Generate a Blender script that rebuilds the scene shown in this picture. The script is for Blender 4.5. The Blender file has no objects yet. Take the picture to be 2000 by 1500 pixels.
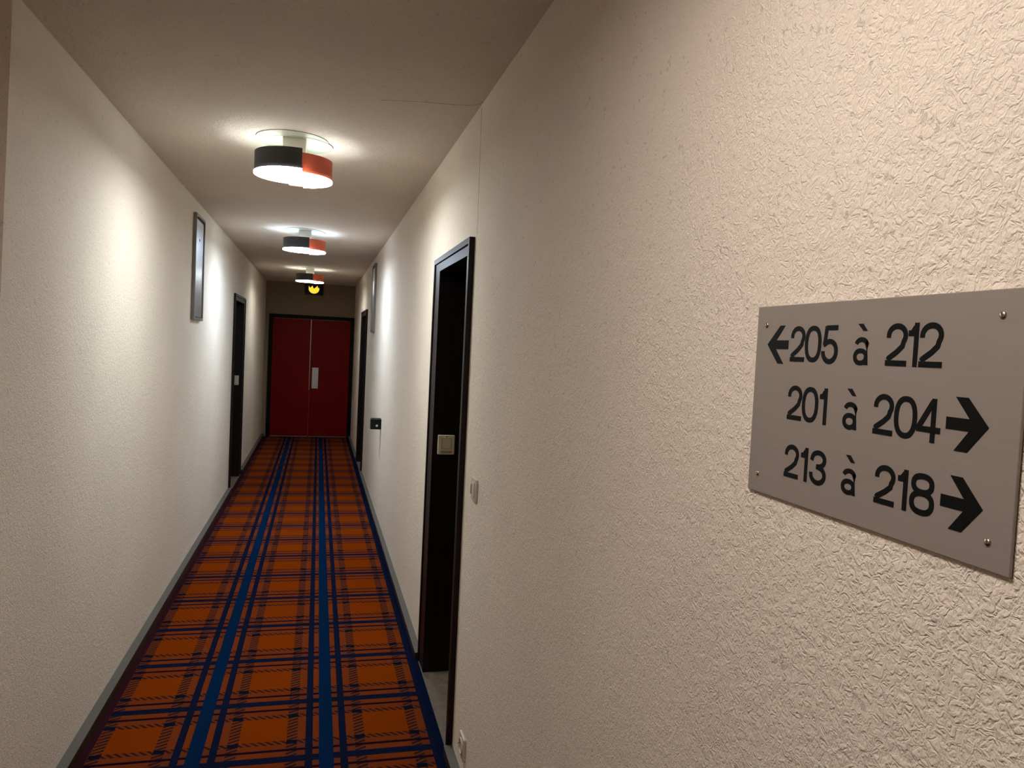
import bpy, bmesh, math, random
from mathutils import Vector, Matrix
random.seed(4)
S = bpy.context.scene
C = S.collection
PI = math.pi

# ------------------------------------------------------------------ camera
yaw, pit, rol = [math.radians(a) for a in (14.507, -2.622, 2.7575)]
fwd = Vector((math.sin(yaw)*math.cos(pit), math.cos(yaw)*math.cos(pit), math.sin(pit)))
r0 = Vector((math.cos(yaw), -math.sin(yaw), 0)); u0 = r0.cross(fwd)
rt = r0*math.cos(rol) + u0*math.sin(rol); up = -r0*math.sin(rol) + u0*math.cos(rol)
cam_d = bpy.data.cameras.new('camera'); cam = bpy.data.objects.new('camera', cam_d); C.objects.link(cam)
cam_d.sensor_fit = 'HORIZONTAL'; cam_d.sensor_width = 36; cam_d.lens = 36*1472/2000
cam_d.clip_start = .02; cam_d.clip_end = 60
EYE = 1.64
M = Matrix((rt, up, -fwd)).transposed().to_4x4(); M.translation = Vector((0, 0, EYE))
cam.matrix_world = M
S.camera = cam

# ------------------------------------------------------------------ world, exposure
S.view_settings.view_transform = 'Standard'; S.view_settings.look = 'None'
S.view_settings.gamma = 1; S.view_settings.use_curve_mapping = False
S.view_settings.exposure = -0.08
w = bpy.data.worlds.new('world'); S.world = w; w.use_nodes = True
w.node_tree.nodes['Background'].inputs[0].default_value = (1, .85, .7, 1)
w.node_tree.nodes['Background'].inputs[1].default_value = 0.02

# lamp light settings: (x, y, light colour, spot watts, bulb watts)
LAMPS = [(-.141, 3.80, (.87, 1, 1.05), 2, .95, 61),
         (-.146, 6.87, (.64, .93, 1.32), 4, 1.2, 76),
         (-.141, 10.45, (.92, .98, .95), 7, 1.0, 32),
         (-.141, .62, (1, .795, .68), 1.6, .15, 44),
         (-1.75, .20, (1, .55, .36), 1, .1, 15)]  # last one: unseen lamp added as warm fill for the near end

# ------------------------------------------------------------------ dimensions (metres)
XL, XR, YE, ZC = -.865, .578, 13.09, 1.64+.9385
YB, XS, YS = -2.2, -2.6, 2.40     # back wall, far side of the crossing corridor, where the left wall starts
BX, BL = .025, .045

# ------------------------------------------------------------------ node helpers
def mat(name, col=(.5, .5, .5), rough=.6, metal=0, spec=.5):
    m = bpy.data.materials.new(name); m.use_nodes = True
    b = m.node_tree.nodes['Principled BSDF']
    b.inputs['Base Color'].default_value = (*col, 1); b.inputs['Roughness'].default_value = rough
    b.inputs['Metallic'].default_value = metal; b.inputs['Specular IOR Level'].default_value = spec
    return m
class N:
    def __init__(s, m): s.t = m.node_tree; s.b = s.t.nodes['Principled BSDF']
    def new(s, ty, **k):
        n = s.t.nodes.new(ty)
        for a, v in k.items(): setattr(n, a, v)
        return n
    def link(s, a, b): s.t.links.new(a, b)
    def m(s, op, a, b=None, c=None):
        n = s.new('ShaderNodeMath', operation=op)
        for i, v in enumerate((a, b, c)):
            if v is None: continue
            if isinstance(v, (int, float)): n.inputs[i].default_value = v
            else: s.link(v, n.inputs[i])
        return n.outputs[0]
    def mix(s, f, a, b):
        n = s.new('ShaderNodeMix', data_type='RGBA')
        for i, v in ((0, f), (6, a), (7, b)):
            if isinstance(v, (int, float)): n.inputs[i].default_value = v
            elif isinstance(v, tuple): n.inputs[i].default_value = (*v, 1)
            else: s.link(v, n.inputs[i])
        return n.outputs[2]
    def noise(s, vec, scale, detail=2, rough=.5, dist=0):
        n = s.new('ShaderNodeTexNoise'); s.link(vec, n.inputs['Vector'])
        n.inputs['Scale'].default_value = scale; n.inputs['Detail'].default_value = detail
        n.inputs['Roughness'].default_value = rough; n.inputs['Distortion'].default_value = dist
        return n.outputs['Fac']
    def coord(s): return s.new('ShaderNodeTexCoord').outputs['Object']
    def sep(s, v):
        n = s.new('ShaderNodeSeparateXYZ'); s.link(v, n.inputs[0]); return n.outputs
    def ramp(s, f, stops):
        n = s.new('ShaderNodeValToRGB'); s.link(f, n.inputs[0])
        el = n.color_ramp.elements
        while len(el) < len(stops): el.new(.5)
        for e, (p, c) in zip(el, stops): e.position = p; e.color = (*c, 1) if isinstance(c, tuple) else (c, c, c, 1)
        return n.outputs[0]
    def bump(s, h, strength, dist):
        n = s.new('ShaderNodeBump'); n.inputs['Strength'].default_value = strength
        n.inputs['Distance'].default_value = dist; s.link(h, n.inputs['Height'])
        s.link(n.outputs[0], s.b.inputs['Normal'])

def plaster(name, col, bump=1.0, scale=1.0, speck=True):
    m = mat(name, col, .82, spec=.25); n = N(m); co = n.coord()
    # short wormy ridges, finer grain, a slow unevenness
    a = n.noise(co, 92*scale, 2, .5, .8)
    ridge = n.m('ABSOLUTE', n.m('SUBTRACT', a, .5))
    ridge = n.m('MINIMUM', n.m('MULTIPLY', ridge, 7), 1)
    g = n.noise(co, 210*scale, 3, .65)
    big = n.noise(co, 45*scale, 1)
    h = n.m('ADD', n.m('ADD', n.m('MULTIPLY', ridge, .34), n.m('MULTIPLY', g, .62)), n.m('MULTIPLY', big, .9))
    n.bump(h, bump, .0042)
    if speck:
        v = n.new('ShaderNodeTexVoronoi'); v.inputs['Scale'].default_value = 28; n.link(co, v.inputs['Vector'])
        lo = n.noise(co, 9, 1)
        hit = n.m('LESS_THAN', v.outputs['Distance'], n.m('MULTIPLY', n.m('SUBTRACT', lo, .47), .34))
        st = n.noise(co, 1.3, 3)
        base = n.mix(n.ramp(st, [(.35, 0.0), (.7, 1.0)]), col, tuple(c*.93 for c in col))
        v2 = n.new('ShaderNodeTexVoronoi'); v2.inputs['Scale'].default_value = 75; n.link(co, v2.inputs['Vector'])
        lo2 = n.noise(co, 30, 1)
        hit2 = n.m('LESS_THAN', v2.outputs['Distance'], n.m('MULTIPLY', n.m('SUBTRACT', lo2, .43), 1.1))
        base = n.mix(n.m('MULTIPLY', hit2, .38), base, tuple(c*.45 for c in col))
        n.link(n.mix(n.m('MULTIPLY', hit, .45), base, tuple(c*.35 for c in col)), n.b.inputs['Base Color'])
    return m

def wood(name, c1, c2, rough=.38):
    m = mat(name, c1, rough, spec=.2); n = N(m); co = n.coord()
    mp = n.new('ShaderNodeMapping'); mp.inputs['Scale'].default_value = (30, 30, 1.6); n.link(co, mp.inputs[0])
    f = n.noise(mp.outputs[0], 2.2, 5, .6, .6)
    n.link(n.ramp(f, [(.35, c1), (.65, c2)]), n.b.inputs['Base Color'])
    n.bump(f, .15, .001)
    return m

def brushed(name, col, rough, metal, axis=2):
    m = mat(name, col, rough, metal); n = N(m); co = n.coord()
    sc = [140, 140, 140]; sc[axis] = 4
    mp = n.new('ShaderNodeMapping'); mp.inputs['Scale'].default_value = sc; n.link(co, mp.inputs[0])
    f = n.noise(mp.outputs[0], 1.6, 3)
    n.link(n.mix(f, tuple(c*.92 for c in col), tuple(min(1, c*1.06) for c in col)), n.b.inputs['Base Color'])
    n.link(n.m('ADD', n.m('MULTIPLY', f, .12), rough-.06), n.b.inputs['Roughness'])
    return m

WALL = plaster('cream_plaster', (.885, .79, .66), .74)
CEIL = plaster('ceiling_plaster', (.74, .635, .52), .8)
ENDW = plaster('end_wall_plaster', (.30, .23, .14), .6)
FRAME = wood('dark_door_frame_wood', (.006, .003, .0025), (.014, .006, .0045), .40)
EFRAME = mat('black_end_door_frame', (.006, .003, .003), .5, spec=.1)
LEAFW = wood('dark_door_wood', (.016, .006, .004), (.030, .011, .007), .5)
SKIRT = wood('skirting_wood', (.035, .016, .009), (.060, .028, .015), .45)
SKTOP = mat('skirting_top_edge', (.10, .092, .078), .6)
STEEL = mat('brushed_steel', (.58, .61, .64), .30, 1)
ALU = brushed('aluminium_frame', (.22, .20, .18), .42, .7)
SIGNM = brushed('sign_aluminium', (.31, .265, .23), .55, .25, 1)
BLACK = mat('black_print', (.004, .005, .005), .5, spec=.12)
SCREWM = mat('screw_metal', (.55, .48, .42), .25, 1)
BLKSH = mat('charcoal_shade', (.045, .045, .048), .5)
ORGSH = mat('orange_shade', (.50, .080, .035), .5)
ENAM = mat('cream_enamel', (.84, .80, .72), .4)
PLCR = mat('cream_base_plate', (.42, .42, .34), .5)
WPLAS = mat('white_plastic', (.62, .56, .48), .35)
IVORY = mat('ivory_plastic', (.80, .74, .50), .4)
IVOR2 = mat('ivory_recess', (.40, .33, .15), .5)
DKPL = mat('dark_plastic', (.005, .005, .005), .35, spec=.25)
BEIGE = mat('beige_socket_plastic', (.62, .54, .44), .35)
RED = mat('red_door_paint', (.17, .0030, .0006), .45, spec=.08)
PLATE = brushed('push_plate_metal', (.50, .47, .44), .42, .6)
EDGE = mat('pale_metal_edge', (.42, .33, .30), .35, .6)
HILITE = mat('door_top_highlight', (.20, .10, .09), .4, .5, .4)
DARKGAP = mat('shadow_gap', (.01, .008, .007), .7)
def emit(name, col, st):
    m = mat(name, (.8, .8, .8), .5); b = m.node_tree.nodes['Principled BSDF']
    b.inputs['Emission Color'].default_value = (*col, 1); b.inputs['Emission Strength'].default_value = st
    return m
EXITY = emit('glowing_yellow_panel', (1, .62, .01), 1.25)
STONE = mat('threshold_stone', (.30, .26, .20), .5)
nn = N(STONE); sf = nn.noise(nn.coord(), 22, 5, .6, .8)
nn.link(nn.ramp(sf, [(.3, (.11, .075, .045)), (.7, (.19, .155, .115))]), nn.b.inputs['Base Color'])

def carpet_mat():
    m = mat('tartan_carpet', (.5, .1, .02), .95, spec=0); n = N(m); co = n.coord(); x, y, z = n.sep(co)
    jit = n.m('MULTIPLY', n.m('SUBTRACT', n.noise(co, 160, 1), .5), .0035)
    x = n.m('ADD', x, jit); y = n.m('ADD', y, jit)
    def near(v, c, h): return n.m('LESS_THAN', n.m('ABSOLUTE', n.m('SUBTRACT', v, c)), h)
    fx = n.m('ABSOLUTE', n.m('WRAP', n.m('SUBTRACT', x, .087), -.25, .25))
    n_ = None
    for nd in n.t.nodes:
        if nd.type == 'MATH' and nd.operation == 'WRAP': nd.inputs[1].default_value = .25; nd.inputs[2].default_value = -.25
    fyw = n.new('ShaderNodeMath', operation='WRAP'); n.link(n.m('SUBTRACT', y, 2.985), fyw.inputs[0])
    fyw.inputs[1].default_value = .2395; fyw.inputs[2].default_value = -.2395
    fy = n.m('ABSOLUTE', fyw.outputs[0])
    wX = n.m('LESS_THAN', fx, .0285); nX = near(fx, .068, .0145); tX = near(fx, .136, .021)
    wY = n.m('LESS_THAN', fy, .0220); nY = near(fy, .068, .0085); tY = near(fy, .129, .0150)
    dX = n.m('LESS_THAN', n.m('FRACT', n.m('ADD', n.m('MULTIPLY', y, 38), n.m('MULTIPLY', x, -20))), .50)
    dY = n.m('LESS_THAN', n.m('FRACT', n.m('ADD', n.m('MULTIPLY', x, 34), n.m('MULTIPLY', y, 34))), .50)
    zX = n.m('LESS_THAN', fx, .157); zY = n.m('LESS_THAN', fy, .143)
    col = n.mix(n.m('MULTIPLY', n.m('MAXIMUM', zX, zY), .9), (.22, .036, .0016), (.18, .036, .009))
    col = n.mix(n.m('MULTIPLY', n.m('MULTIPLY', zX, zY), .55), col, (.105, .030, .017))
    navy, blue, mar = (.006, .010, .032), (.002, .018, .062), (.014, .004, .010)
    col = n.mix(n.m('MULTIPLY', n.m('MULTIPLY', tX, dX), .9), col, (.016, .012, .014))
    col = n.mix(n.m('MULTIPLY', n.m('MULTIPLY', tY, dY), .9), col, (.024, .009, .010))
    col = n.mix(n.m('MULTIPLY', tX, tY), col, (.005, .008, .016))
    col = n.mix(nY, col, mar); col = n.mix(wY, col, navy)
    col = n.mix(nX, col, navy); col = n.mix(wX, col, blue)
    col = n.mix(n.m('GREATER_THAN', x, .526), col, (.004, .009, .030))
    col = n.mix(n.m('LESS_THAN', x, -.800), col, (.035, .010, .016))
    fib = n.noise(co, 420, 2)
    col = n.mix(n.m('MULTIPLY', n.m('SUBTRACT', fib, .35), .45), col, (.01, .006, .006))
    n.link(col, n.b.inputs['Base Color']); n.bump(fib, .5, .003)
    return m
CARPET = carpet_mat()

# ------------------------------------------------------------------ mesh helpers
def box(bm, x0, x1, y0, y1, z0, z1, bev=0):
    b = bmesh.new(); bmesh.ops.create_cube(b, size=1)
    for v in b.verts: v.co = Vector(((x0+x1)/2+v.co.x*(x1-x0), (y0+y1)/2+v.co.y*(y1-y0), (z0+z1)/2+v.co.z*(z1-z0)))
    if bev: bmesh.ops.bevel(b, geom=list(b.edges), offset=bev, segments=2, profile=.6, affect='EDGES')
    me = bpy.data.meshes.new('t'); b.to_mesh(me); b.free(); bm.from_mesh(me); bpy.data.meshes.remove(me)
def prism(bm, pts, n, depth):
    """polygon pts (3D) extruded along n by depth"""
    n = Vector(n)*depth
    a = [bm.verts.new(Vector(p)) for p in pts]; b = [bm.verts.new(Vector(p)+n) for p in pts]
    bm.faces.new(a[::-1]); bm.faces.new(b)
    for i in range(len(a)): j = (i+1) % len(a); bm.faces.new((a[i], a[j], b[j], b[i]))
def cyl(bm, c, ax, r, h, seg=32, r2=None):
    ax = Vector(ax).normalized(); q = ax.to_track_quat('Z', 'Y').to_matrix()
    r2 = r if r2 is None else r2
    a = [bm.verts.new(Vector(c)+q@Vector((r*math.cos(2*PI*i/seg), r*math.sin(2*PI*i/seg), 0))) for i in range(seg)]
    b = [bm.verts.new(Vector(c)+q@Vector((r2*math.cos(2*PI*i/seg), r2*math.sin(2*PI*i/seg), h))) for i in range(seg)]
    bm.faces.new(a[::-1]); bm.faces.new(b)
    for i in range(seg): j = (i+1) % seg; bm.faces.new((a[i], a[j], b[j], b[i]))
def obj(name, bm, m, parent=None, smooth=False):
    bmesh.ops.recalc_face_normals(bm, faces=bm.faces)
    me = bpy.data.meshes.new(name); bm.to_mesh(me); bm.free()
    if smooth:
        for p in me.polygons: p.use_smooth = True
        me.set_sharp_from_angle(angle=math.radians(35))
    me.materials.append(m)
    o = bpy.data.objects.new(name, me); C.objects.link(o)
    if parent is not None:
        o.parent = parent
    return o
def empty(name, loc=(0, 0, 0), rot=(0, 0, 0)):
    o = bpy.data.objects.new(name, None); o.empty_display_size = .1; C.objects.link(o)
    o.location = loc; o.rotation_euler = rot; return o
def thing(name, label, cat, loc=(0, 0, 0), rot=(0, 0, 0), group=None):
    o = empty(name, loc, rot); tag(o, label, cat, group); return o
def tag(o, label, cat, group=None):
    o['label'] = label; o['category'] = cat
    if group: o['group'] = group
    return o
def B(*a, **k):
    bm = bmesh.new(); box(bm, *a, **k); return bm
def struct(o): o['kind'] = 'structure'; return o

# ------------------------------------------------------------------ room shell
T = .30
def side_wall(name, xin, xout, y0, y1, doors):
    """long wall with openings: doors = [(ya, yb, ztop)]"""
    bm = bmesh.new(); y = y0
    for ya, yb, zt in doors:
        box(bm, min(xin, xout), max(xin, xout), y, ya, 0, ZC); box(bm, min(xin, xout), max(xin, xout), ya, yb, zt, ZC); y = yb
    box(bm, min(xin, xout), max(xin, xout), y, y1, 0, ZC)
    return struct(obj(name, bm, WALL))
# openings (rough) : near right, far right, left
D1 = (2.918, 3.848, 2.072); D2 = (9.50, 10.62, 2.050); D3 = (8.31, 9.44, 2.085)
def rough(d): return (d[0]+.02, d[1]-.02, d[2]-.02)
side_wall('wall_right', XR, XR+T, YB, YE, [rough(D1), rough(D2)])
side_wall('wall_left', XL, XL-T, 3.0, YE, [rough(D3)])
wl = bmesh.new()   # front piece of the left wall: its outer corner is slightly out of plumb
prism(wl, [(XL, 2.32, 0), (XL, 3.0, 0), (XL-T, 3.0, 0), (XL-T, 2.32, 0)], (0, 0, 1), ZC)
for v in wl.verts:
    if v.co.y < 2.9: v.co.y = 2.305+.0585*v.co.z
box(wl, XS, XL-T, 2.46, 2.70, 0, ZC)
struct(obj('wall_left_corner', wl, WALL))
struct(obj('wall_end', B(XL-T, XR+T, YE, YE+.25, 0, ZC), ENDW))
struct(obj('wall_back', B(XS-.2, XR+T, YB-.2, YB, 0, ZC), WALL))
struct(obj('wall_crossing', B(XS-.2, XS, YB, 2.70, 0, ZC), WALL))
struct(obj('floor', B(XS-.2, XR+.75, YB-.2, YE+.25, -.12, -.012), STONE))
struct(obj('ceiling', B(XS-.2, XR+T, YB-.2, YE+.25, ZC, ZC+.15), CEIL))
# hairline plaster joints: down the right wall at the frame and across the ceiling corner
jm = mat('joint_line', (.10, .07, .05), .9)
bm = bmesh.new()
pts = [(ZC-.012, 2.905), (ZC-.10, 2.90), (2.45, 2.897), (2.33, 2.893), (2.20, 2.885), (2.08, 2.88)]
for (z0, y0), (z1, y1) in zip(pts, pts[1:]):
    prism(bm, [(XR+.001, y0-.0011, z0), (XR+.001, y0+.0011, z0), (XR+.001, y1+.0011, z1), (XR+.001, y1-.0011, z1)], (-1, 0, 0), .0014)
struct(obj('trim_1', bm, jm))
bm = bmesh.new()
pts = [(XR-.001, 2.865), (.566, 2.905), (.545, 2.930), (.50, 2.945), (.44, 2.955), (.36, 2.965), (.28, 2.985), (.20, 3.005)]
for i, ((x0, y0), (x1, y1)) in enumerate(zip(pts, pts[1:])):
    h = .0018-.0002*i
    prism(bm, [(x0, y0-h, ZC+.001), (x0, y0+h, ZC+.001), (x1, y1+h, ZC+.001), (x1, y1-h, ZC+.001)], (0, 0, -1), .0014)
struct(obj('trim_2', bm, jm))

# carpet
bm = B(XL+.001, XR-.001, 2.30, YE-.001, -.012, 0); box(bm, XS+.001, XR-.001, YB+.001, 2.30, -.012, 0)
cp = obj('carpet', bm, CARPET); tag(cp, 'orange tartan carpet with navy blue stripes along the corridor floor', 'carpet')

# baseboards
def skirt(name, x, sx, spans, h=.048, t=BX):
    root = struct(empty(name))
    bm = bmesh.new(); tp = bmesh.new()
    for y0, y1 in spans:
        box(bm, min(x, x+sx*t), max(x, x+sx*t), y0, y1, 0, h-.004)
        box(tp, min(x, x+sx*(t+.001)), max(x, x+sx*(t+.001)), y0, y1, h-.004, h)
    obj('skirting_board', bm, SKIRT, root); obj('top_edge', tp, SKTOP, root)
skirt('baseboard_right', XR, -1, [(YB+.01, D1[0]), (D1[1], D2[0]), (D2[1], YE-.03)], .038, .034)
skirt('baseboard_left', XL, 1, [(2.32, D3[0]), (D3[1], YE-.03)], .052, .038)

# ------------------------------------------------------------------ side doors in their recesses
FJ = .140     # the lock side jamb is wide and carries the card reader
def door(name, xw, s, d, protr=.022, label=None):
    """xw wall face, s = direction into the wall, d = (y near, y far, z top) outer size of the frame"""
    y0, y1, zt = d
    root = struct(empty(name, (xw, (y0+y1)/2, 0)))
    def bx(a, b, ya, yb, za, zb, bev=0):
        X0, X1 = sorted((s*a, s*b)); return (X0, X1, ya-(y0+y1)/2, yb-(y0+y1)/2, za, zb)
    f = bmesh.new(); tw = .024
    box(f, *bx(-protr, .02, y0, y0+tw, 0, zt)); box(f, *bx(-protr, .02, y1-tw, y1, 0, zt))
    box(f, *bx(-protr, .02, y0+tw, y1-tw, zt-tw, zt))
    obj('architrave', f, FRAME, root)
    j = bmesh.new(); jw = .040; g = .004
    a, b = -protr+.006, .285
    box(j, *bx(a, b, y0+tw+g, y0+tw+jw, 0, zt-tw-g)); box(j, *bx(a, b, y1-tw-FJ, y1-tw-g, 0, zt-tw-g))
    box(j, *bx(a, b, y0+tw+jw, y1-tw-FJ, zt-tw-jw-.003, zt-tw-g))
    obj('jamb', j, FRAME, root)
    gp = bmesh.new()
    box(gp, *bx(-protr+.014, .02, y0+tw, y0+tw+g, 0, zt-tw)); box(gp, *bx(-protr+.014, .02, y1-tw-g, y1-tw, 0, zt-tw))
    box(gp, *bx(-protr+.014, .02, y0+tw+g, y1-tw-g, zt-tw-g, zt-tw))
    obj('shadow_gap', gp, DARKGAP, root)
    lf = bmesh.new(); box(lf, *bx(.215, .255, y0+tw+jw, y1-tw-FJ, .008, zt-tw-jw-.003))
    leaf = obj('door_leaf', lf, LEAFW, root)
    hb = bmesh.new(); yy = y0+tw+jw+.07-(y0+y1)/2
    cyl(hb, (s*.215, yy, 1.02), (-s, 0, 0), .011, .045, 20); cyl(hb, (s*.172, yy-.008, 1.02), (0, 1, 0), .009, .12, 20)
    cyl(hb, (s*.2145, yy, 1.02), (-s, 0, 0), .024, .006, 24)
    obj('door_handle', hb, PLATE, leaf, True)
    th = bmesh.new(); box(th, *bx(-.020, .285, y0+tw, y1-tw, -.011, .003))
    obj('threshold', th, STONE, root)
    return root
door('door_1', XR, 1, D1)
door('door_2', XR, 1, D2)
door('door_3', XL, -1, D3)

# ------------------------------------------------------------------ red double door at the end
r = struct(empty('door_4', (0, YE, 0)))
x0, x1, zt = -.800, .578, 1.64+.402
f = bmesh.new(); fw = .058
box(f, x0, x0+fw, -.035, 0, 0, zt); box(f, x1-fw-.004, x1-.001, -.035, 0, 0, zt); box(f, x0+fw, x1-fw-.004, -.035, 0, zt-.058, zt)
obj('door_frame', f, EFRAME, r)
xm = -.125; zi = zt-.060
for a, b in ((x0+fw+.002, xm-.0025), (xm+.0025, x1-fw-.006)):
    leaf = obj('door_leaf', B(a, b, -.028, .0, .012, zi, bev=.002), RED, r)
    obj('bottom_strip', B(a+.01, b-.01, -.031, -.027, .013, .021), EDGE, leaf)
    obj('top_highlight', B(a+.02, b-.02, -.0290, -.027, zi-.007, zi-.003), HILITE, leaf)  # gloss highlight along the leaf's upper edge, put in as a coloured strip
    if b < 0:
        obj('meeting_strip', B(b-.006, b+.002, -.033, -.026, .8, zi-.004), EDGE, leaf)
    else:
        pp = obj('push_plate', B(-.087, .013, -.031, -.027, 1.64-.813, 1.64-.464, bev=.0012), PLATE, leaf)
        sb = bmesh.new()
        for px in (-.075, .001):
            for pz in (1.64-.80, 1.64-.477): cyl(sb, (px, -.0305, pz), (0, -1, 0), .004, .0015, 12)
        obj('screw', sb, SCREWM, pp)

# ------------------------------------------------------------------ ceiling lamps: two offset half drums on a cream base plate
R = .170; ZB, ZT = .769-.9385, .864-.9385      # rims below the ceiling
def arc_pts(cx, cy, r, xcut, side, n=48):
    """points on circle kept on one side of the cut x = xcut (side -1: x < xcut)"""
    a0 = math.acos(max(-1, min(1, (xcut-cx)/r)))
    if side < 0: angs = [a0+(2*PI-2*a0)*i/n for i in range(n+1)]
    else: angs = [-a0+2*a0*i/n for i in range(n+1)]
    return [(cx+r*math.cos(t), cy+r*math.sin(t)) for t in angs]
def strip(bm, out, inn, z0, z1):
    rows = []
    for (ax, ay), (bx_, by_) in zip(out, inn):
        rows.append([bm.verts.new(v) for v in ((ax, ay, z0), (ax, ay, z1), (bx_, by_, z1), (bx_, by_, z0))])
    for p, q in zip(rows, rows[1:]):
        for k in range(4): bm.faces.new((p[k], p[(k+1) % 4], q[(k+1) % 4], q[k]))
    bm.faces.new(rows[0]); bm.faces.new(rows[-1][::-1])
def diffuser_material(col, st):
    return emit('opal_diffuser', col, st)
def make_lamp(x, y, col, spot_w, bulb_w, em, label):
    root = thing('ceiling_lamp', label, 'ceiling lamp', (x, y, ZC), (0, 0, 0), 'two-tone ceiling lamps along the corridor')
    cen = {-1: (-.009, -.040), 1: (.009, .040)}; cut = {-1: .040, 1: -.030}
    dm = diffuser_material(tuple(.5+.5*c for c in col), em)
    # base plates against the ceiling, central box
    b = bmesh.new()
    for s in (-1, 1): cyl(b, (cen[s][0]*1.2, cen[s][1], -.003-.001*(s > 0)), (0, 0, 1), .165, .003+.001*(s > 0), 48)
    obj('base_plate', b, PLCR, root, True)
    obj('stem_box', B(-.052, .052, -.095, .095, -.090, -.003, bev=.002), ENAM, root)
    for s, mt in ((-1, BLKSH), (1, ORGSH)):
        cx, cy = cen[s]
        rr = R if s < 0 else R-.003
        b = bmesh.new()
        strip(b, arc_pts(cx, cy, rr, cut[s], s), arc_pts(cx, cy, rr-.003, cut[s], s), ZB, ZT)
        sh = obj('lamp_shade', b, mt, root, True)
        sh['label'] = 'charcoal half drum shade' if s < 0 else 'orange half drum shade'
        # white lining inside the shade
        b = bmesh.new()
        strip(b, arc_pts(cx, cy, rr-.0035, cut[s], s), arc_pts(cx, cy, rr-.005, cut[s], s), ZB+.002, ZT-.002)
        obj('shade_lining', b, ENAM, sh, True)
        # opal diffuser with a small lip under the rim
        b = bmesh.new(); pts = arc_pts(cx, cy, rr+.002, cut[s] if s < 0 else cut[-1]+.0005, s)
        prism(b, [(px, py, ZB-.004) for px, py in pts], (0, 0, 1), .008)
        obj('diffuser', b, dm, root)
        # added white tray, unseen, blocks the diffuser's upward light; only the bulbs shine up
        b = bmesh.new(); prism(b, [(px, py, ZB+.006) for px, py in arc_pts(cx, cy, rr-.006, cut[s] if s < 0 else cut[-1]+.0005, s)], (0, 0, 1), .002)
        obj('light_block_tray', b, ENAM, root)
        # bulb
        b = bmesh.new(); cyl(b, (s*.040, cy*.6-.04, -.134), (0, 1, 0), .009, .08, 16)
        obj('bulb', b, emit('bulb_glow', col, 6), root, True)
        L = bpy.data.lights.new('bulb_light', 'AREA'); L.shape = 'RECTANGLE'; L.size = .03; L.size_y = .07; L.energy = bulb_w; L.color = col
        lo = bpy.data.objects.new('bulb_light', L); C.objects.link(lo); lo.parent = root; lo.location = (s*.052, cy*.6, -.134)
        lo.rotation_euler = Vector((-s, 0, -.25)).to_track_quat('Z', 'X').to_euler()
    L = bpy.data.lights.new('lamp_light', 'SPOT'); L.energy = spot_w; L.color = col; L.spot_size = math.radians(168); L.spot_blend = .18
    L.shadow_soft_size = .05
    lo = bpy.data.objects.new('lamp_light', L); C.objects.link(lo); lo.parent = root; lo.location = (0, 0, ZB-.02)
    return root
LB = ['charcoal and orange round ceiling lamp nearest the viewer, largest of the three',
      'charcoal and orange ceiling lamp with bluish light, middle of the corridor row',
      'small looking charcoal and orange ceiling lamp farthest away, above the glowing exit light',
      'charcoal and orange ceiling lamp with warm light above the numbered direction sign',
      'added unseen charcoal and orange ceiling lamp, warm fill over the crossing corridor on the left']
for (x, y, c, sw, bw, em), lb in zip(LAMPS, LB): make_lamp(x, y, c, sw, bw, em, lb)

# ------------------------------------------------------------------ exit light on the end wall
e = thing('exit_light', 'small dark exit light with yellow glow high on the wall above red doors', 'exit light', (-.105, YE, 1.64+.85))
obj('housing', B(-.135, .135, -.020, 0, -.105, .10, bev=.004), DKPL, e)
b = bmesh.new(); n = 20
outl = [(-.085, .045)]
outl += [(-.085+.0, .0)] + [(.085*math.cos(PI+PI*i/n), .0+(-.078)*math.sin(PI*i/n)) for i in range(1, n)] + [(.085, 0), (.082, .018), (.060, .022), (.055, .058), (.036, .030), (.020, .022), (.006, .002), (-.010, .010), (-.026, .052), (-.046, .030), (-.060, .012)]
prism(b, [(p[0], -.020, p[1]) for p in outl], (0, -1, 0), .002)
obj('glowing_pictogram', b, EXITY, e)
GL = mat('clear_cover', (.9, .9, .9), .05); GL.node_tree.nodes['Principled BSDF'].inputs['Transmission Weight'].default_value = 1
for a in (-.150, .136): obj('side_cover', B(a, a+.014, -.055, 0, -.105, .10, bev=.003), GL, e)

# ------------------------------------------------------------------ wall hatches
def hatch(x, s, y0, y1, z0, z1, label):
    """s: direction out of the wall"""
    t = thing('wall_hatch', label, 'wall panel', (x, (y0+y1)/2, (z0+z1)/2), (0, 0, 0 if s > 0 else PI), 'brushed metal panels high on the walls')
    hy, hz = (y1-y0)/2, (z1-z0)/2; f = bmesh.new(); w = .018; p = .024
    box(f, 0, p, -hy, -hy+w, -hz, hz, bev=.002); box(f, 0, p, hy-w, hy, -hz, hz, bev=.002)
    box(f, 0, p, -hy+w, hy-w, hz-w, hz, bev=.002); box(f, 0, p, -hy+w, hy-w, -hz, -hz+w, bev=.002)
    obj('frame', f, ALU, t)
    obj('backing', B(0, .006, -hy+w, hy-w, -hz+w, hz-w), DARKGAP, t)
    pl = obj('panel', B(.006, .016, -hy+w+.008, hy-w-.022, -hz+w+.006, hz-w-.016, bev=.0015), STEEL, t)
    k = bmesh.new(); cyl(k, (.0155, -.01, hz-.17), (1, 0, 0), .010, .003, 20)
    obj('lock', k, DKPL, pl, True)
hatch(XL, 1, 5.63, 6.04, 1.74, 2.48, 'tall brushed metal panel high on the left wall before the dark door')
hatch(XR, -1, 8.20, 8.60, 1.757, 2.49, 'narrow metal framed panel high on the right wall above the black box')

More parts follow.
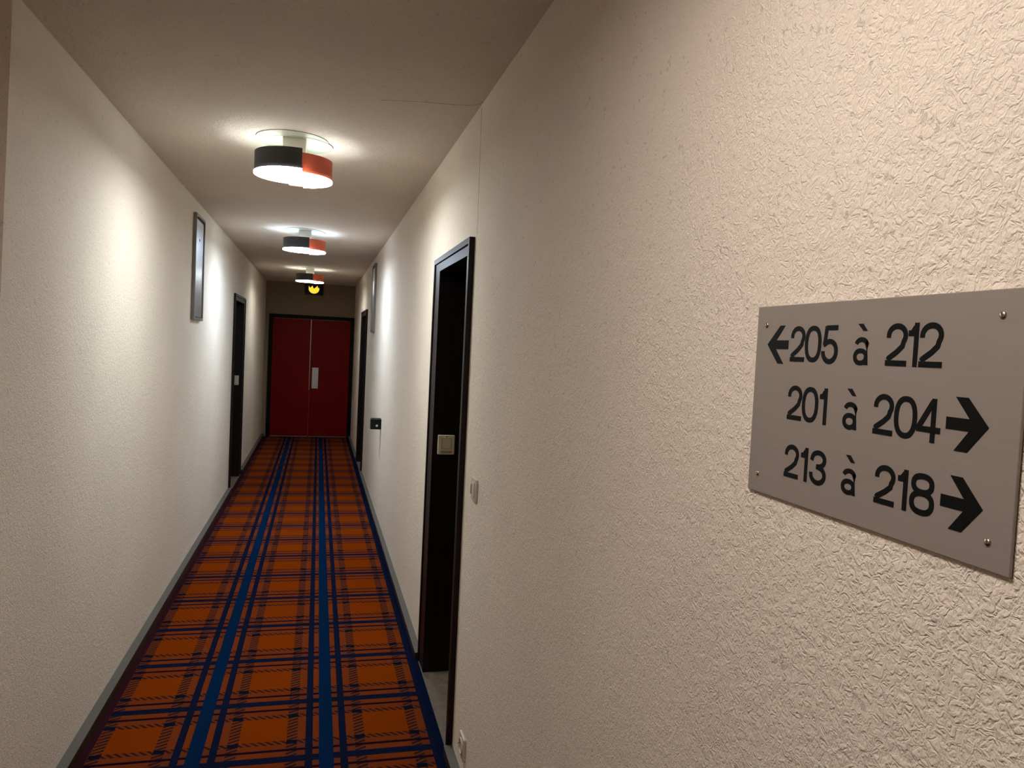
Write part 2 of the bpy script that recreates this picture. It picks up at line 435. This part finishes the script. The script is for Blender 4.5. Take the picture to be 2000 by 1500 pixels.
# ------------------------------------------------------------------ card readers on the far jambs
def reader(x, y, z, w_, h, label, body=IVORY):
    t = thing('card_reader', label, 'card reader', (x, y, z), group='card readers on the door jambs')
    obj('body', B(-w_/2, w_/2, -.014, 0, -h/2, h/2, bev=.003), body, t)
    f = bmesh.new(); a, c = w_*.30, h*.30
    for q in ((-a, a, -.0165, -.013, c-.002+.004, c+.004), (-a, a, -.0165, -.013, -c*.62-.001, -c*.62+.001), (-a, -a+.002, -.0165, -.013, -c*.62, c+.004), (a-.002, a, -.0165, -.013, -c*.62, c+.004)): box(f, *q)
    obj('window_border', f, IVOR2, t)
    obj('card_slot', B(-a-.003, a+.003, -.0165, -.013, -h*.43, -h*.43+.012), IVOR2, t)
    l = bmesh.new(); cyl(l, (0, -.013, h*.43), (0, -1, 0), .003, .002, 12); obj('indicator', l, DKPL, t)
reader(XR+.051, D1[1]-.164, 1.64-.487, .083, .096, 'ivory card reader on the dark jamb of the near right door')
reader(XL-.042, D3[1]-.164, 1.64-.510, .046, .110, 'pale card reader on the dark jamb of the left door', WPLAS)

# ------------------------------------------------------------------ black box on the right wall
t = thing('wall_box', 'small black box with pale round dot jutting from the right wall', 'wall box', (XR, 6.95, 1.64-.738))
b = bmesh.new(); hw, p, hh = .05, .094, .046
box(b, -p, 0, -hw, -hw+.004, -hh, hh); box(b, -p, 0, hw-.004, hw, -hh, hh)
box(b, -p, -p+.004, -hw+.004, hw-.004, -hh, hh); box(b, -.004, 0, -hw+.004, hw-.004, -hh, hh); box(b, -p+.004, -.004, -hw+.004, hw-.004, -hh, -hh+.004)
obj('body', b, DKPL, t)
b = bmesh.new()
for q in ((-p-.001, 0, -hw-.001, -hw+.005, hh, hh+.003), (-p-.001, 0, hw-.005, hw+.001, hh, hh+.003), (-p-.001, -p+.005, -hw+.005, hw-.005, hh, hh+.003)): box(b, *q)
obj('rim', b, mat('grey_rim', (.22, .21, .20), .35, .5), t)
b = bmesh.new(); cyl(b, (-.040, -hw, -.012), (0, -1, 0), .010, .003, 24); obj('round_dot', b, mat('pale_dot', (.7, .68, .62), .4), t, True)

# ------------------------------------------------------------------ light switch and socket
t = thing('light_switch', 'small white light switch on the right wall beside the near door frame', 'light switch', (XR, 2.695, 1.64-.520))
obj('plate', B(-.009, 0, -.041, .041, -.041, .041, bev=.004), WPLAS, t)
obj('rocker', B(-.0125, -.008, -.027, .016, -.027, .027, bev=.0015), WPLAS, t)
obj('indicator_window', B(-.0115, -.0085, .020, .033, -.022, .014), DKPL, t)
t = thing('wall_socket', 'beige wall socket low on the right wall beside the near door frame', 'wall socket', (XR, 2.695, 1.64-1.487))
b = bmesh.new(); box(b, -.010, 0, -.041, .041, -.041, .041, bev=.004); obj('plate', b, BEIGE, t)
b = bmesh.new(); n = 40
o_ = [(.030*math.cos(2*PI*i/n), .030*math.sin(2*PI*i/n)) for i in range(n+1)]; i_ = [(a*.86, c*.86) for a, c in o_]
rows = []
for (a, c), (d, g) in zip(o_, i_): rows.append([b.verts.new(v) for v in ((-.009, a, c), (-.015, a, c), (-.015, d, g), (-.009, d, g))])
for p_, q_ in zip(rows, rows[1:]):
    for k in range(4): b.faces.new((p_[k], p_[(k+1) % 4], q_[(k+1) % 4], q_[k]))
obj('socket_ring', b, BEIGE, t, True)
b = bmesh.new(); cyl(b, (-.0095, -.0095, 0), (-1, 0, 0), .0028, .001, 14); cyl(b, (-.0095, .0095, 0), (-1, 0, 0), .0028, .001, 14)
obj('pin_hole', b, DKPL, t)
b = bmesh.new(); cyl(b, (-.0095, 0, .012), (-1, 0, 0), .0024, .014, 14); obj('earth_pin', b, SCREWM, t, True)

# ------------------------------------------------------------------ direction sign
SW, SH = .406, .2485
# local frame: u to the right along the sign (towards the viewer), v up, out of the wall = -x
sg = thing('direction_sign', 'grey metal sign with black room numbers and arrows on the right wall', 'sign', (XR, .907, 1.64-.1735)); sg.scale = (1, .992, .992)
def P3(u, v, out): return (-out, -u, v)
TH = .0045
b = bmesh.new(); prism(b, [P3(0, 0, .001), P3(SW, 0, .001), P3(SW, SH, .001), P3(0, SH, .001)], (-1, 0, 0), TH-.001)
bmesh.ops.bevel(b, geom=list(b.edges), offset=.0006, segments=1, affect='EDGES')
obj('plate', b, SIGNM, sg)
for u, v in ((.0222, .2234), (.0216, .0246), (.3805, .2255), (.3825, .0250)):
    b = bmesh.new(); bmesh.ops.create_uvsphere(b, u_segments=20, v_segments=10, radius=.0036)
    for q in b.verts: q.co = Vector(P3(u, v, TH)) + Vector((q.co.x*.55, q.co.y, q.co.z))
    obj('screw', b, SCREWM, sg, True)
def arc(cx, cy, rx, ry, a0, a1, n=18):
    return [(cx+rx*math.cos(math.radians(a0+(a1-a0)*i/n)), cy+ry*math.sin(math.radians(a0+(a1-a0)*i/n))) for i in range(n+1)]
SWD = .0058   # stroke width
def ribbon(bm, pts, w_=SWD, closed=False, lift=0):
    """flat lettering stroke with mitred joins"""
    n = len(pts); L = []; Rr = []
    for i, p in enumerate(pts):
        p = Vector(p)
        if closed: a, c = Vector(pts[(i-1) % n]), Vector(pts[(i+1) % n])
        else: a = Vector(pts[i-1]) if i else None; c = Vector(pts[i+1]) if i < n-1 else None
        d1 = (p-a).normalized() if a is not None else (c-p).normalized()
        d2 = (c-p).normalized() if c is not None else d1
        n1 = Vector((-d1.y, d1.x)); n2 = Vector((-d2.y, d2.x)); m = (n1+n2).normalized()
        k = min(2.2, 1/max(.35, m.dot(n1)))
        L.append(p+m*w_/2*k); Rr.append(p-m*w_/2*k)
    lo, hi = TH, TH+.0005+lift*.00006
    rows = [[bm.verts.new(P3(*q, h)) for q, h in ((l, lo), (l, hi), (r_, hi), (r_, lo))] for l, r_ in zip(L, Rr)]
    rng = range(n) if closed else range(n-1)
    for i in rng:
        p, q = rows[i], rows[(i+1) % n]
        for k in range(4): bm.faces.new((p[k], p[(k+1) % 4], q[(k+1) % 4], q[k]))
    if not closed: bm.faces.new(rows[0]); bm.faces.new(rows[-1][::-1])
def sup(cx, cy, rx, ry, e=2.35, n=56):
    o = []
    for i in range(n):
        t = 2*PI*i/n; c, s_ = math.cos(t), math.sin(t)
        o.append((cx+rx*math.copysign(abs(c)**(2/e), c), cy+ry*math.copysign(abs(s_)**(2/e), s_)))
    return o
Hh = .0430; hw_ = SWD/2
def glyph(ch, W):
    """strokes in a box W x Hh"""
    a, c = hw_, W-hw_; m = W/2; rx = m-hw_
    if ch == '0': return [(sup(m, Hh/2, rx, Hh/2-hw_), True)]
    if ch == '1': return [([(W*.62, 0), (W*.62, Hh)], False), ([(W*.62-.001, Hh*.765), (W*.10, Hh*.765)], False), ([(W*.36, Hh*.78), (W*.56, Hh*.90)], False)]
    if ch == '2':
        top = arc(m, Hh-.0125, rx, .0125-hw_, 178, -35, 22)
        return [([(a, Hh-.0145)]+top+[(c-.0035, Hh*.47), (m+.001, Hh*.335), (a+.0015, Hh*.18), (a+.0002, .0058)], False), ([(0, hw_), (W, hw_)], False)]
    if ch == '3':
        return [([(a+.0002, Hh-.0135)]+arc(m, Hh-.0115, rx-.0008, .0115-hw_, 178, -80, 24)+[(m-.003, Hh/2+.0012)], False),
                ([(m-.003, Hh/2+.0012)]+arc(m, .0125, rx, .0125-hw_, 80, -178, 26)+[(a, .0145)], False)]
    if ch == '4':
        x = W*.70
        return [([(x, 0), (x, Hh)], False), ([(0, .0125), (W, .0125)], False), ([(x-.0012, Hh-.003), (a*.8, .0130)], False)]
    if ch == '5':
        return [([(W-.0018, Hh-hw_), (W*.26, Hh-hw_)], False), ([(W*.28, Hh-.001), (W*.185, Hh*.47)], False),
                ([(W*.12, Hh*.475)]+arc(m, .0132, rx, .0132-hw_+.0012, 125, -172, 30)+[(a+.0002, .0135)], False)]
    if ch == '8':
        return [(sup(m, Hh-.0112, rx-.0012, .0112-hw_), True), (sup(m, .0127, rx, .0127-hw_), True)]
def digit(ch, u, v, W, sc=1.0):
    bm = bmesh.new()
    for k, (pts, cl) in enumerate(glyph(ch, W)):
        ribbon(bm, [(u+p[0], v+p[1]*sc) for p in pts], SWD, cl, k)
    o = obj('digit', bm, BLACK, sg)
    return o
def letter_a(u, v, W=.0243, H=.0305):
    bm = bmesh.new(); w_ = .0052; h = w_/2; c = W-h-.001
    ribbon(bm, [(u+c, v), (u+c, v+H*.72)] + [(u+p[0], v+p[1]) for p in arc(W/2, H-.0088, W/2-h-.001, .0088-h, 0, 168, 18)], w_)
    ribbon(bm, [(u+p[0], v+p[1]) for p in sup(W*.46, H*.29, W*.46-h, H*.29-h+.0005, 2.2, 40)], w_, True, 1)
    obj('letter', bm, BLACK, sg)
    bm = bmesh.new()
    q = [(u+W*.20, v+H+.0148), (u+W*.52, v+H+.0148), (u+W*.82, v+H+.0070), (u+W*.56, v+H+.0070)]
    prism(bm, [P3(*p, TH) for p in q], (-1, 0, 0), .0005)
    obj('accent', bm, BLACK, sg)
def arrow(pts):
    bm = bmesh.new(); 
    vs = [bm.verts.new(P3(*p, TH)) for p in pts]; f = bm.faces.new(vs)
    ex = bmesh.ops.extrude_face_region(bm, geom=[f])
    for v in ex['geom']:
        if isinstance(v, bmesh.types.BMVert): v.co.x -= .0005
    bmesh.ops.triangulate(bm, faces=[f_ for f_ in bm.faces if len(f_.verts) > 4])
    obj('arrow', bm, BLACK, sg)
def right_arrow(tx, cy):
    arrow([(tx, cy), (tx-.0238, cy+.0252), (tx-.0378, cy+.0252), (tx-.0208, cy+.0058), (tx-.0472, cy+.0058), (tx-.0472, cy-.0057),
           (tx-.0208, cy-.0057), (tx-.0362, cy-.0252), (tx-.0215, cy-.0252)])
arrow([(.0264, .1978), (.0530, .2224), (.0636, .2224), (.0462, .2034), (.0722, .2034), (.0722, .1921), (.0455, .1921), (.0632, .1733), (.0510, .1733)])
right_arrow(.3750, .1256); right_arrow(.3752, .0520)
v1, v2, v3 = .1768, .1040, .0316
for ch, u, W in (('2', .0772, .0285), ('0', .1060, .0310), ('5', .1378, .0292)): digit(ch, u, v1, W, 1.03)
letter_a(.1936, v1-.0004)
for ch, u, W in (('2', .2430, .0292), ('1', .2712, .0200), ('2', .2885, .0290)): digit(ch, u, v1, W, 1.03)
for ch, u, W in (('2', .0788, .0285), ('0', .1078, .0308), ('1', .1392, .0200)): digit(ch, u, v2, W)
letter_a(.1830, v2)
for ch, u, W in (('2', .2315, .0285), ('0', .2612, .0308), ('4', .2915, .0300)): digit(ch, u, v2, W)
for ch, u, W in (('2', .0800, .0285), ('1', .1108, .0200), ('3', .1305, .0302)): digit(ch, u, v3, W, .96)
letter_a(.1880, v3-.0002, H=.029)
for ch, u, W in (('2', .2402, .0290), ('1', .2708, .0200), ('8', .2895, .0312)): digit(ch, u, v3, W, .96)
